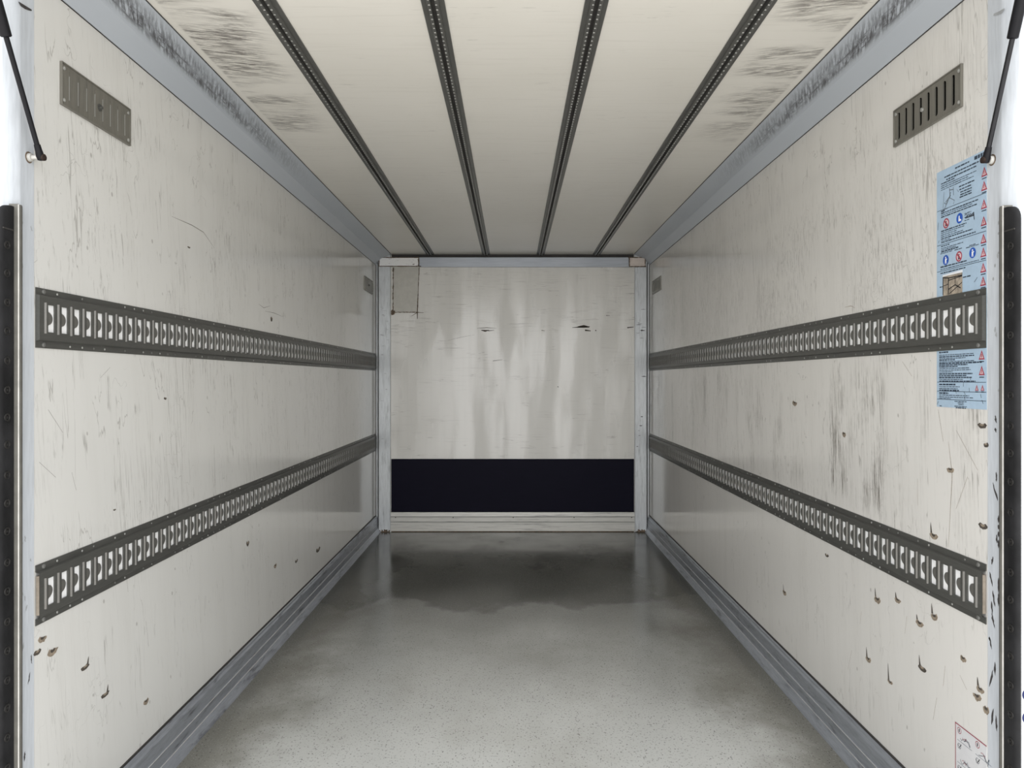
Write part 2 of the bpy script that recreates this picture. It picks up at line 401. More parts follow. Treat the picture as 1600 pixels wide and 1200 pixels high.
# ------------------------------------------------------------------ the box: floor, ceiling, walls
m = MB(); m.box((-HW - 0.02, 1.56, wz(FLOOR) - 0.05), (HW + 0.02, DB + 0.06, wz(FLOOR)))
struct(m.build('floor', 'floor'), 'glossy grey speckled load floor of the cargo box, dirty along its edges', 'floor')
m = MB(); m.box((-HW - 0.04, 1.56, wz(CEIL)), (HW + 0.04, DB + 0.06, wz(CEIL) + 0.05))
struct(m.build('ceiling', 'ceiling'), 'cream ceiling panel of the cargo box with four dark tracks along it', 'ceiling')
WALL = {}
for s in (-1, 1):
    m = MB(); m.box((s * HW, D0[s], wz(FLOOR) - 0.05), (s * (HW + 0.04), DB + 0.06, wz(CEIL) + 0.05))
    WALL[s] = struct(m.build('wall_' + SIDE[s], 'wall_' + SIDE[s]),
        ('cream laminate side wall with fine upright scratches, opposite the blue instruction sheet' if s < 0 else 'cream laminate side wall with heavy dark scuffing, carrying the blue instruction sheet'), 'wall')
m = MB(); m.box((-HW, DB, wz(FLOOR)), (HW, DB + 0.05, wz(CEIL)))
WB = struct(m.build('wall_back', 'wall_back'), 'grey-white front bulkhead at the far end, above the navy panel', 'wall')
# coves between side wall and ceiling
n_trim = 0
for s in (-1, 1):
    n_trim += 1
    e = 0.0008
    prof = [(-1.05, 0.885), (-1.046, 0.884), (-1.0085, 0.9303), (-0.999, 0.9335), (-0.9315, 0.9615), (-0.9315, 0.966), (-1.05, 0.966)]
    prof = [(-s * x, wz(z)) for x, z in prof]
    m = MB(); m.extrude(prof, 1.57, DB - 0.002, 'y')
    o = struct(m.build('trim_%d' % n_trim, 'cove', None, 25), 'blue-grey cove profile between ceiling and the %s' % ('cleaner side wall' if s < 0 else 'side wall with the instruction sheet'), 'trim')
    m = MB(); m.box((s * (HW - 0.0022), D0[s], wz(0.8828)), (s * HW, DB - 0.05, wz(0.8855))); m.build('seam', 'seam', o)
    m = MB(); m.box((s * 0.9318, 1.57, wz(0.9635)), (s * 0.9298, DB - 0.05, wz(0.966))); m.build('seam', 'seam', o)

# ribbed aluminium kick plates along the side walls
for s in (-1, 1):
    f = FLOOR
    prof = [(1.05, f), (1.05, -1.043), (1.0455, -1.041), (1.041, -1.044), (1.040, -1.050), (1.0345, -1.056), (1.033, -1.0945), (1.0305, -1.0955), (1.0305, -1.0985), (1.033, -1.0995),
            (1.0315, -1.1315), (1.029, -1.1325), (1.029, -1.1355), (1.0305, -1.137), (1.0125, -1.158), (1.0095, -1.163)]
    m = MB(); m.extrude([(s * x, wz(z)) for x, z in prof], D0[s] - 0.03, DB - 0.001, 'y')
    o = struct(m.build('baseboard_' + SIDE[s], 'kick', None), 'ribbed aluminium kick plate along the foot of the %s' % ('cleaner side wall' if s < 0 else 'heavily scuffed side wall'), 'kick plate')
    m = MB(); m.box((s * (HW - 0.004), D0[s], wz(-1.0425)), (s * HW, DB - 0.03, wz(-1.0355))); m.build('seam', 'seam', o)
    for z in (-1.097, -1.134):
        m = MB(); xx = 1.0305 if z > -1.1 else 1.029
        m.box((s * (xx - 0.0004), D0[s] - 0.02, wz(z - 0.0009)), (s * xx, DB - 0.01, wz(z + 0.0009)))  # pale strip along the crest of each rib
        q = m.build('rib_edge', 'edge_white', o); q['label'] = 'bright rib edge'

# ------------------------------------------------------------------ rear portal: posts, header, strips, rubber
PORT = {}
for s in (-1, 1):
    n_trim += 1
    k = 0.0 if s < 0 else 0.012
    prof = [(1.05, D0[s]), (1.0495, D0[s] - 0.0015), (1.05, D0[s] - 0.003), (1.05, 1.580 + k), (1.0515, 1.574 + k), (1.066, 1.556 + k), (1.072, 1.552 + k), (1.14, 1.552 + k), (1.14, D0[s])]
    m = MB(); m.extrude([(s * x, y) for x, y in prof], wz(FLOOR) - 0.05, wz(CEIL) + 0.14, 'z')
    PORT[s] = struct(m.build('trim_%d' % n_trim, 'frame', None, 30), 'blue-white painted rear door post %s' % ('with a short black rub mark near its top' if s < 0 else 'with many black rub marks down its edge'), 'door post')
n_trim += 1
struct(box_obj('trim_%d' % n_trim, (-1.05, 1.558, wz(CEIL) - 0.0), (1.05, 1.61, wz(CEIL) + 0.14), 'frame'), 'white painted header across the top of the rear opening', 'door header')
n_trim += 1
struct(box_obj('trim_%d' % n_trim, (-1.10, 1.50, wz(FLOOR) - 0.14), (1.10, 1.56, wz(FLOOR) - 0.002), 'bare'), 'bare metal sill across the foot of the rear opening', 'sill')
for s in (-1, 1):
    n_trim += 1
    k = 0.0 if s < 0 else 0.012
    zt, zb = wz(0.372), wz(FLOOR) - 0.05
    prof = [(1.0515, 1.572), (1.0435, 1.5725), (1.0435, 1.5685), (1.0450, 1.5665), (1.0450, 1.5625), (1.0428, 1.5615), (1.0428, 1.5585), (1.062, 1.5585)]
    m = MB(); m.extrude([(s * x, y + k) for x, y in prof], zb, zt, 'z')
    o = struct(m.build('trim_%d' % n_trim, 'bare', None), 'thin grooved aluminium strip beside the black rubber on the %s door post' % ('left' if s < 0 else 'right'), 'strip')
    m = MB(); m.box((s * 1.0422, 1.5583 + k, zb), (s * 1.0428, 1.5617 + k, zt - 0.001)); q = m.build('white_lip', 'edge_white', o); q['label'] = 'white lip of the strip'
    m = MB(); m.box((s * 1.0440, 1.5723 + k, zb), (s * 1.0500, 1.5745 + k, zt - 0.002)); q = m.build('gap_seal', 'seam', o); q['label'] = 'black gap seal'

for s in (-1, 1):
    k = 0.0 if s < 0 else 0.012
    t = thing('rubber_buffer', None, 'long black rubber buffer on the %s rear door post' % ('left' if s < 0 else 'right'), 'rubber buffer', 'rubber buffers on the rear door posts')
    prof = [(1.0435, 1.5575), (1.0437, 1.541), (1.0445, 1.529), (1.0470, 1.5215), (1.0510, 1.5195), (1.0552, 1.5215), (1.0585, 1.529), (1.0615, 1.541), (1.0625, 1.5575)]
    if s < 0: prof = [(x + 0.0075, y) for x, y in prof]
    prof = [(s * x, y + k) for x, y in prof]
    zt, zb = wz(0.366), wz(FLOOR) - 0.05
    m = MB(); n = len(prof)
    levels = [(zb, 0.0), (zt - 0.035, 0.0), (zt - 0.030, 0.0)] + [(zt - 0.030 + 0.030 * math.sin(a), 1 - math.cos(a)) for a in [math.pi / 12 * i for i in range(1, 6)]] + [(zt, 0.9)]
    yb = 1.5575 + k
    for z, sh in levels:
        for x, y in prof: m.v.append((x, yb + (y - yb) * (1 - 0.75 * sh), z))
    for j in range(len(levels) - 1):
        for i in range(n): m.f.append((j * n + i, j * n + (i + 1) % n, (j + 1) * n + (i + 1) % n, (j + 1) * n + i))
    m.f.append(tuple(range(n))[::-1]); m.f.append(tuple(range((len(levels) - 1) * n, len(levels) * n)))
    m.build('rubber_profile', 'rubber', t, 50)
    m = MB(); m.box((prof[1][0] - s * 0.0006, 1.526 + k, zt - 0.052), (prof[1][0] + s * 0.003, 1.556 + k, zt - 0.049)); m.build('joint_line', 'seam', t)
    rnd = random.Random(4 + s)
    z = zt - 0.085; xi = abs(prof[1][0])
    while z > wz(FLOOR) + 0.02:
        m = MB(); m.lathe((s * (xi + 0.0015), 1.5375 + k, z), (-s, 0, 0), [(0, 0.0085), (0.0028, 0.0085), (0.0030, 0.0060), (0.0012, 0.0052), (0.0012, 0.0028), (0.0026, 0.0024)], 14)
        m.build('bolt', 'rubber_bolt', t, 40)
        z -= 0.0605 + rnd.uniform(-0.004, 0.004)

# rub marks on the door posts: thin worn patches of rubber
def ribbon(pts, w, h):
    """flat stroke in a 2-D plane: pts (a,b), half width list; returns a closed outline"""
    L, R = [], []
    for i, (a, b) in enumerate(pts):
        p = pts[max(0, i - 1)]; q = pts[min(len(pts) - 1, i + 1)]
        dx, dy = q[0] - p[0], q[1] - p[1]; l = math.hypot(dx, dy) or 1
        ww = w[i] if isinstance(w, (list, tuple)) else w
        L.append((a - dy / l * ww, b + dx / l * ww)); R.append((a + dy / l * ww, b - dx / l * ww))
    return L, R
def strokes_mesh(plane, strokes):
    """plane(a,b,h) -> xyz. strokes: list of (points, half widths, height)"""
    m = MB()
    for pts, w, h in strokes:
        L, R = ribbon(pts, w, h); n = len(L)
        v = [plane(a, b, h) for a, b in L] + [plane(a, b, h) for a, b in R]
        m.add(v, [(i, i + 1, n + i + 1, n + i) for i in range(n - 1)])
    return m
def poly(m, plane, pts, h, base=None):
    """filled polygon, with a rim down to base if given"""
    n = len(pts)
    v = [plane(a, b, h) for a, b in pts]
    if base is None: m.add(v, [tuple(range(n))])
    else: m.add(v + [plane(a, b, base) for a, b in pts], [tuple(range(n))] + [(i, (i + 1) % n, n + (i + 1) % n, n + i) for i in range(n)])
def on_side(s): return lambda d, z, h: (s * (HW - h), d, wz(z))
def on_back(x, z, h): return (x, DB - h, wz(z))

rnd = random.Random(11)
marks = {1: [(1556, 655, 8), (1556, 672, 5), (1557, 745, 10), (1555, 768, 18), (1564, 812, 8), (1562, 824, 5), (1558, 842, 9), (1551, 876, 9), (1563, 851, 9), (1564, 836, 6),
             (1549, 905, 14), (1553, 935, 16), (1550, 950, 14), (1561, 915, 16), (1563, 938, 14), (1552, 970, 14), (1548, 1005, 12), (1549, 1060, 20), (1555, 1045, 14), (1551, 1120, 18), (1557, 1130, 16),
             (1561, 348, 4), (1563, 364, 3), (1559, 400, 5), (1561, 395, 3), (1555, 515, 6), (1557, 523, 5), (1555, 415, 4), (1552, 436, 4), (1563, 610, 3), (1546, 998, 4)],
         -1: [(35, 348, 3), (49, 357, 5), (33, 415, 6), (39, 842, 7), (48, 875, 4), (31, 850, 3), (39, 935, 6), (41, 950, 6), (35, 928, 4), (49, 1030, 10), (45, 1060, 12), (38, 1182, 10), (36, 1010, 8)]}
for s in (-1, 1):
    for x, y, l in marks[s]:
        d, z = wall_at(s, x, y); hl = l * d / F; lean = (rnd.uniform(-0.25, 0.35)) * hl
        lo, hi = (1.583, 1.617) if s < 0 else (1.597, 1.628)
        n = 7; pts = []; ws = []
        for i in range(n):
            t = i / (n - 1) * 2 - 1
            pts.append((min(hi, max(lo, d + lean * t + rnd.uniform(-0.0012, 0.0012))), z + hl * 0.75 * t))
            ws.append((0.0004 + 0.0030 * (1 - t * t) * rnd.uniform(0.4, 1.1)) * (1.0 if s > 0 else 0.7))
        strokes_mesh(on_side(s), [(pts, ws, 0.0004)]).build('rub_mark', 'scuff' if (s > 0 and y > 640) or l > 9 else 'smear', PORT[s])
# the curved black rub mark high on the left post, and its faint twin
d, z = wall_at(-1, 36, 8)
sh = [wall_at(-1, x, y) for x, y in ((28.5, 3), (32, 7), (38, 11), (44, 14), (49, 16))]
strokes_mesh(lambda d, z, h: (-(HW - h), d, wz(z)), [(sh, [0.001, 0.0035, 0.004, 0.003, 0.0015], 0.0008)]).build('rub_mark', 'scuff', PORT[-1])
sh = [wall_at(1, x, y) for x, y in ((1553, 23), (1560, 21), (1566, 18), (1570, 14))]
strokes_mesh(on_side(1), [(sh, [0.002, 0.0035, 0.004, 0.002], 0.0008)]).build('rub_mark', 'smear', PORT[1])
# blue lettering fragments on the outer face of the right post
for y in (1086, 1122):
    zz = (CY - y) * 1.563 / F
    m = MB(); m.lathe((1.0915, 1.5642, wz(zz)), (0, -1, 0), [(0, 0.0135), (0.0006, 0.0135)], 24)
    q = m.build('blue_sticker', 'blue_dark', PORT[1]); q['label'] = 'round blue sticker'

# ------------------------------------------------------------------ gouges torn into the walls
def gouge(s, x, y, wpx, hpx, dark=True, tail=0):
    d, z = wall_at(s, x, y)
    hw_ = wpx * d * d / (F * HW) * 0.70; hh = hpx * d / F * 0.68
    P = on_side(s); r = random.Random(int(x * 7 + y))
    out = []
    for i in range(9):                                # lower rim of the half-moon
        a = math.pi + math.pi * i / 8
        out.append((d + hw_ * math.cos(a) * r.uniform(0.85, 1.1), z + hh * math.sin(a) * r.uniform(0.8, 1.1)))
    for i in range(1, 6):                             # ragged upper edge
        t = 1 - 2 * i / 6
        out.append((d + hw_ * t * 0.9, z + hh * (0.25 + 0.75 * abs(t)) * r.uniform(0.1, 0.8)))
    m = MB(); poly(m, P, out, 0.0007, 0.0)
    o = m.build('gouge', 'gouge' if dark else 'gouge_pale', WALL[s])
    ins = [(d + (a - d) * 0.5, z + (b - z) * 0.45 + hh * 0.12) for a, b in out]
    m = MB(); poly(m, P, ins, 0.0010)
    m.build('torn_core', 'gouge_pale' if dark else 'gouge', o)
    if tail:
        t = tail * d / F
        strokes_mesh(P, [([(d + s * 0.0 + hw_ * 0.55, z + hh * 0.2), (d + hw_ * 0.7, z + hh + t * 0.5), (d + hw_ * 0.75, z + hh + t)], [0.0038, 0.0018, 0.0004], 0.0005)]).build('scratch', 'gouge', o)
for a in ((1535, 664, 10, 9, True), (1541, 694, 6, 9, True), (1485, 733, 9, 9, False), (1536, 821, 10, 10, True), (1459, 836, 9, 10, False, 12), (1371, 936, 7, 11, False, 8), (1403, 937, 7, 9, False, 4),
          (1460, 962, 8, 12, False, 9), (1437, 973, 9, 10, False, 4), (1357, 1029, 6, 10, False, 9), (1391, 1065, 6, 6, False, 22), (1441, 1043, 9, 11, True, 9), (1505, 1028, 7, 10, False),
          (1226, 925, 4, 9, False, 5), (1532, 1076, 9, 11, False, 8), (1527, 1087, 9, 13, False), (1541, 1107, 7, 14, False), (1319, 677, 4, 10, False), (1242, 629, 5, 9, False), (1292, 867, 4, 5, True)):
    gouge(1, *a)
for a in ((66, 997, 10, 11, False), (58, 1018, 9, 9, True), (82, 1016, 12, 13, False), (133, 1041, 10, 9, True, 6), (164, 1084, 9, 8, True, 6), (228, 1095, 6, 9, False), (387, 848, 3, 8, True), (430, 883, 3, 7, False), (497, 858, 5, 7, True), (463, 876, 3, 5, True),
          (295, 386, 3, 3, True), (424, 497, 2, 9, True), (258, 622, 3, 4, True), (179, 796, 3, 3, True)):
    gouge(-1, *a)
# long hand-drawn scratches on the cleaner wall
for pts in ([(268, 338), (300, 352), (318, 363), (335, 388)], [(404, 475), (412, 481), (422, 478)], [(414, 486), (428, 489), (442, 495)], [(157, 590), (172, 574)], [(343, 470), (346, 500)],
            [(196, 885), (200, 925)], [(163, 1000), (164, 1038)], [(228, 970), (232, 1010)], [(61, 722), (87, 746)], [(112, 738), (119, 766)], [(75, 640), (98, 676)]):
    pp = [wall_at(-1, *p) for p in pts]
    strokes_mesh(on_side(-1), [(pp, [0.0003] + [0.0009] * (len(pp) - 2) + [0.0003], 0.0003)]).build('scratch', 'gouge', WALL[-1])
for pts in ([(1320, 480), (1330, 478), (1336, 481)], [(1434, 748), (1434, 790)], [(1482, 690), (1488, 742), (1482, 855)], [(1494, 672), (1528, 735)], [(1512, 745), (1494, 795)], [(1410, 565), (1425, 588)],
            [(1331, 1016), (1325, 1046)], [(1346, 955), (1344, 975)], [(1477, 1040), (1474, 1072)], [(1464, 1090), (1458, 1125)], [(1500, 1055), (1511, 1078)], [(1466, 640), (1474, 690)], [(1417, 963), (1414, 990)]):
    pp = [wall_at(1, *p) for p in pts]
    strokes_mesh(on_side(1), [(pp, [0.0004] + [0.0010] * (len(pp) - 2) + [0.0004], 0.0003)]).build('scratch', 'gouge_pale', WALL[1])

# ------------------------------------------------------------------ far end
for s in (-1, 1):
    n_trim += 1
    a, b = (0.936, 1.026)
    m = MB()
    prof = [(a, DB), (a, DB - 0.022), (a + 0.003, DB - 0.026), (b - 0.003, DB - 0.026), (b, DB - 0.023), (b, DB - 0.012), (HW, DB - 0.012), (HW, DB)]
    m.extrude([(s * x, y) for x, y in prof], wz(FLOOR), wz(0.962), 'z')
    o = struct(m.build('trim_%d' % n_trim, 'post', None), 'blue-white corner post at the far end, beside the %s' % ('cleaner side wall' if s < 0 else 'scuffed side wall'), 'corner post')
    box_obj('joint_strip', (s * (b + 0.003), DB - 0.0135, wz(FLOOR)), (s * (b + 0.010), DB - 0.012, wz(0.9)), 'seam', o)
    box_obj('joint_strip', (s * (HW - 0.005), DB - 0.0135, wz(FLOOR)), (s * (HW - 0.001), DB - 0.012, wz(0.9)), 'seam', o)
    rr = random.Random(3 + s)
    for i in range(16):
        z = rr.uniform(0.30, 0.56) if i < 10 else rr.uniform(-0.6, 0.3)
        x0 = rr.uniform(a + 0.006, b - 0.035); l = rr.uniform(0.012, 0.04)
        strokes_mesh(lambda x, z, h: (s * x, DB - 0.026 - h, wz(z)), [([(x0, z), (x0 + l / 2, z + rr.uniform(-.003, .003)), (x0 + l, z)], [0.0006, rr.uniform(.001, .004), 0.0006], 0.0005)]).build('rub_mark', 'scuff' if s > 0 else 'smear', o)
    m = MB()
    for i in range(9):
        x0 = a + 0.004 + i * 0.009; h = rr.uniform(0.004, 0.022)
        m.box((s * x0, DB - 0.0268, wz(FLOOR)), (s * (x0 + 0.010), DB - 0.026, wz(FLOOR) + h))
    q = m.build('rust_stain', 'rust', o)
n_trim += 1
x0, z0 = back_at(655, 417, DB - 0.02); x1, z1 = back_at(985, 402, DB - 0.02)
HD = struct(box_obj('trim_%d' % n_trim, (x0, DB - 0.02, wz(z0)), (x1, DB, wz(z1)), 'header', None, 0.002), 'blue-grey header profile above the far wall', 'header')
n_trim += 1
x0, z0 = back_at(611.5, 800); x1, z1 = back_at(990.5, 717)
struct(box_obj('trim_%d' % n_trim, (x0, DB - 0.006, wz(z0)), (x1, DB, wz(z1)), 'navy', None, 0.001), 'dark navy scuff panel across the far wall above its kick board', 'panel')
# kick board
zt = back_at(0, 800.5, DB - 0.018)[1]
m = MB()
prof = [(DB, FLOOR), (DB - 0.020, FLOOR), (DB - 0.020, zt - 0.072), (DB - 0.0185, zt - 0.073), (DB - 0.0185, zt - 0.0755), (DB - 0.020, zt - 0.0765), (DB - 0.020, zt - 0.037), (DB - 0.0185, zt - 0.036), (DB - 0.0185, zt - 0.0335), (DB - 0.020, zt - 0.0325), (DB - 0.018, zt), (DB, zt)]
prof = [(DB, FLOOR), (DB - 0.020, FLOOR), (DB - 0.020, zt - 0.0765), (DB - 0.0165, zt - 0.0755), (DB - 0.0165, zt - 0.073), (DB - 0.020, zt - 0.072), (DB - 0.020, zt - 0.037), (DB - 0.0165, zt - 0.036), (DB - 0.0165, zt - 0.0335), (DB - 0.020, zt - 0.0325), (DB - 0.018, zt), (DB, zt)]
m.extrude([(y, wz(z)) for y, z in prof], -0.9355, 0.9355, 'x')
KB = struct(m.build('baseboard_back', 'kick_back', None), 'scraped white ribbed kick board at the foot of the far wall', 'kick board')
m = MB(); m.box((-0.93, DB - 0.0215, wz(FLOOR)), (0.93, DB - 0.020, wz(FLOOR) + 0.006)); m.build('dirt_line', 'rust', KB)
for px in (618, 708, 802, 897, 987):
    x, z = back_at(px, 808.5, DB - 0.02)
    m = MB(); m.lathe((x, DB - 0.0195, wz(z)), (0, -1, 0), [(0, 0.0045), (0.002, 0.004), (0.0025, 0.002)], 8); m.build('screw', 'gouge', KB)
# plates welded over the corners of the header
def plate(x0, x1, y0, y1, mat, label):
    a, zt = back_at(x0, y0, DB - 0.03); b, zb = back_at(x1, y1, DB - 0.03)
    t = thing('corner_plate', None, label, 'plate')
    box_obj('plate', (a, DB - 0.033, wz(zb)), (b, DB - 0.0262, wz(zt)), mat, t, 0.0012)
    rr = random.Random(int(x0))
    m = MB(); n = 34
    for k in range(n):                                  # lumpy weld bead round the edge
        q = k / n * 4
        if q < 1: x, z = a + (b - a) * q, zt
        elif q < 2: x, z = b, zt + (zb - zt) * (q - 1)
        elif q < 3: x, z = b + (a - b) * (q - 2), zb
        else: x, z = a, zb + (zt - zb) * (q - 3)
        l = 0.0075 if q % 2 < 1 else 0.0018
        hx = (b - a) / n * 2.2 if int(q) % 2 == 0 else rr.uniform(.002, .004)
        hz = rr.uniform(.002, .004) if int(q) % 2 == 0 else (zt - zb) / n * 2.3
        m.box((x - hx, DB - 0.0352 + rr.uniform(0, .0015), wz(min(z - hz, 0.962))), (x + hx, DB - 0.0262, wz(min(z + hz, 0.9625))))
    q = m.build('weld_bead', 'rust', t); q['label'] = 'rusty brown weld bead'
    return t
m = MB(); m.box((-0.93, DB - 0.004, wz(0.9425)), (0.93, DB, wz(0.966))); q = m.build('painted_gap_shade', 'seam', HD)  # dark strip standing in for the shade between header and ceiling
for gz in (0.0353, 0.0743):  # dark strips laid over the two grooves
    m = MB(); m.box((-0.9345, DB - 0.0206, wz(zt - gz - 0.0016)), (0.9345, DB - 0.0172, wz(zt - gz + 0.0016))); m.build('groove_line', 'groove_dark', KB)
plate(592.5, 654, 402.5, 416, 'plate_white', 'bright white welded plate with chipped paint over the far header, above the repair panel')
plate(983.5, 1008, 402.5, 416.5, 'plate_beige', 'small beige plate with rusty edges on the far header, above the scuffed corner post')
# repair panel
t = thing('repair_panel', None, 'tall grey repair panel edged with brown sealant, under the white welded plate', 'panel')
A = [back_at(x, y, DB - 0.004) for x, y in ((614.5, 418), (655, 418), (652, 488), (614, 488))]
m = MB(); poly(m, on_back, A, 0.004, 0.0); m.build('panel', 'patch', t)
rr = random.Random(5)
for (p, q) in ((A[0], A[3]), (A[3], A[2]), (A[2], A[1])):
    pts = []; ws = []
    e = 0.012 if (p, q) == (A[3], A[2]) else 0.0
    n = 26
    for i in range(n + 1):
        tt = i / n * (1 + e * 5)
        pts.append((p[0] + (q[0] - p[0]) * tt + rr.uniform(-.001, .001), p[1] + (q[1] - p[1]) * tt + rr.uniform(-.001, .001))); ws.append(rr.uniform(0.0015, 0.006 if p == A[0] else 0.0042))
    strokes_mesh(on_back, [(pts, ws, 0.0048)]).build('sealant_bead', 'rust', t)
c = A[3]; m = MB(); poly(m, on_back, [(c[0] + math.cos(a) * r_, c[1] + math.sin(a) * r_ * 1.3) for a, r_ in [(2 * math.pi * i / 12, rr.uniform(.012, .020)) for i in range(12)]], 0.0055, 0.0)
m.build('sealant_blob', 'rust', t)
c = A[2]
strokes_mesh(on_back, [([c, (c[0] + .001, c[1] - .05)], [.004, .002], .005), ([c, (c[0] + .05, c[1] - .003)], [.003, .001], .005), ([c, (c[0] - .045, c[1] - .03)], [.003, .001], .005)]).build('sealant_drip', 'rust', t)
# torn marks in the far wall
for pts, w in (([(745, 513), (760, 512), (776, 513)], .0022), ([(752, 516), (758, 517), (764, 516)], .0075), ([(763, 517), (772, 516)], .003), ([(894, 512), (905, 511), (922, 510)], .004), ([(903, 511), (912, 510), (921, 511)], .011),
               ([(914, 516), (923, 517)], .006), ([(930, 516), (932, 517)], .005), ([(980, 512), (990, 511)], .005), ([(846, 516), (851, 517)], .003), ([(947, 493), (953, 493)], .003), ([(871, 604), (873, 605)], .004), ([(770, 564), (785, 562)], .002),
               ([(700, 532), (720, 527), (742, 523)], .001)):
    pp = [back_at(*p) for p in pts]; n = len(pp)
    strokes_mesh(on_back, [(pp, [w * .4] + [w] * (n - 2) + [w * .3] if n > 2 else [w, w * .5], .0006)]).build('gouge', 'gouge', WB)

# ------------------------------------------------------------------ lashing rails
PITCH = 0.0495
NS = 80
HOLE0, HOLE1, HZ = 0.0135, 0.0388, 0.0305
def rail_plate(s, d0, d1, closed):
    m = MB()
    P = lambda y, z, h: (s * (HW - h), y, z)
    def quad(a, b, c, d): m.add([a, b, c, d], [(0, 1, 2, 3)])
    fz0, fz1, bz = 0.0665, 0.0515, 0.0495
    for sg in (-1, 1):                                      # rolled section: flange, step, body edge
        sec = [(fz0, 0.0), (fz0, 0.0022), (fz1, 0.0022), (bz, 0.0095), (bz - 0.001, 0.0103), (0.0440, 0.0103)]
        for (z0, h0), (z1, h1) in zip(sec, sec[1:]):
            quad(P(d0, sg * z0, h0), P(d1, sg * z0, h0), P(d1, sg * z1, h1), P(d0, sg * z1, h1))
        quad(P(d0, sg * fz0, 0.0), P(d0, sg * fz0, 0.0022), P(d0, sg * fz1, 0.0022), P(d0, sg * fz1, 0))
    H = 0.0103; bz = 0.0440
    c0 = d0 + 0.0165
    quad(P(d0, -bz, H), P(c0, -bz, H), P(c0, bz, H), P(d0, bz, H))
    if closed:
        quad(P(d0, -fz1, 0), P(d0, fz1, 0), P(d0, 0.0495, H), P(d0, -0.0495, H))
    zs = [-0.0176, -0.0160, -0.0143, -0.0125, -0.0105, -0.008, -0.004, 0.0, 0.004, 0.008, 0.0105, 0.0125, 0.0143, 0.0160, 0.0176]
    def tongue(z):                                          # rounded tab with a flared foot
        a = abs(z)
        if a >= 0.0176: return 0.0
        if a <= 0.0125: return 0.0205 * math.sqrt(max(0, 1 - (a / 0.0150) ** 2)) ** 0.9
        t = (0.0176 - a) / 0.0051
        return 0.0205 * math.sqrt(1 - (0.0125 / 0.0150) ** 2) ** 0.9 * t ** 1.6
    for k in range(NS):
        c = c0 + k * PITCH; e = c + PITCH; a, b_ = c + HOLE0, c + HOLE1
        quad(P(c, -bz, H), P(e, -bz, H), P(e, -HZ, H), P(c, -HZ, H))
        quad(P(c, HZ, H), P(e, HZ, H), P(e, bz, H), P(c, bz, H))
        quad(P(c, -HZ, H), P(a, -HZ, H), P(a, HZ, H), P(c, HZ, H))
        quad(P(b_, -HZ, H), P(e, -HZ, H), P(e, HZ, H), P(b_, HZ, H))
        # side walls of the opening
        quad(P(b_, -HZ, H), P(b_, HZ, H), P(b_, HZ, 0.0062), P(b_, -HZ, 0.0062))
        quad(P(a, HZ, H), P(b_, HZ, H), P(b_, HZ, 0.0062), P(a, HZ, 0.0062))
        quad(P(a, -HZ, H), P(b_, -HZ, H), P(b_, -HZ, 0.0062), P(a, -HZ, 0.0062))
        quad(P(a, -HZ, H), P(a, HZ, H), P(a + 0.0012, HZ, 0.0062), P(a + 0.0012, -HZ, 0.0062))
        # curved tongue pressed in from the near edge
        base = len(m.v); cols = (0.0, 0.45, 0.8, 1.0); hs = (H, H - 0.0005, H - 0.0014, H - 0.0028)
        zt = zs
        for z in zt:
            for cc, hh in zip(cols, hs): m.v.append(P(a + tongue(z) * cc, z, hh if tongue(z) > 0 else H))
            m.v.append(P(a + tongue(z), z, (hs[-1] - 0.0010) if tongue(z) > 0 else H))
        nc = len(cols) + 1
        for j in range(len(zt) - 1):
            for i in range(nc - 1):
                m.mi[len(m.f)] = 1
                m.f.append((base + j * nc + i, base + j * nc + i + 1, base + (j + 1) * nc + i + 1, base + (j + 1) * nc + i))
        # upright pressed rib between the openings
        r0, r1, rt = c - 0.0032, c + 0.0032, 0.0035
        zz = 0.0345
        m.cur = 1
        if k:
            for (ya, ha), (yb, hb) in (((r0, H), (c - 0.0015, H + rt)), ((c - 0.0015, H + rt), (c + 0.0015, H + rt)), ((c + 0.0015, H + rt), (r1, H))):
                quad(P(ya, -zz, ha), P(yb, -zz, hb), P(yb, zz, hb), P(ya, zz, ha))
            quad(P(r0, -zz, H), P(r1, -zz, H), P(c + 0.0015, -zz, H + rt), P(c - 0.0015, -zz, H + rt))
            quad(P(r0, zz, H), P(r1, zz, H), P(c + 0.0015, zz, H + rt), P(c - 0.0015, zz, H + rt))
        else:
            c = c + 0.003
            for (ya, ha), (yb, hb) in (((c - 0.0032, H), (c - 0.0015, H + rt)), ((c - 0.0015, H + rt), (c + 0.0015, H + rt)), ((c + 0.0015, H + rt), (c + 0.0032, H))):
                quad(P(ya, -zz, ha), P(yb, -zz, hb), P(yb, zz, hb), P(ya, zz, ha))
        m.cur = 0
    e = c0 + NS * PITCH
    if d1 > e: quad(P(e, -bz, H), P(d1, -bz, H), P(d1, bz, H), P(e, bz, H))
    return m
RIV = {}
def rivet_mesh(mat):
    if mat not in RIV:
        m = MB(); m.lathe((0, 0, 0), (1, 0, 0), [(0, 0.0030), (0.0008, 0.0029), (0.0015, 0.0020), (0.0018, 0.0008)], 8)
        me = bpy.data.meshes.new('rivet'); me.from_pydata(m.v, [], m.f); me.materials.append(M[mat]); RIV[mat] = me
    return RIV[mat]
RNAME = {(-1, 1): 'upper dark steel lashing rail on the cleaner side wall', (-1, 0): 'lower dark steel lashing rail on the cleaner side wall, its near end open',
         (1, 1): 'upper dark steel lashing rail crossing the blue instruction sheet', (1, 0): 'lower dark steel lashing rail on the scuffed side wall, below the instruction sheet'}
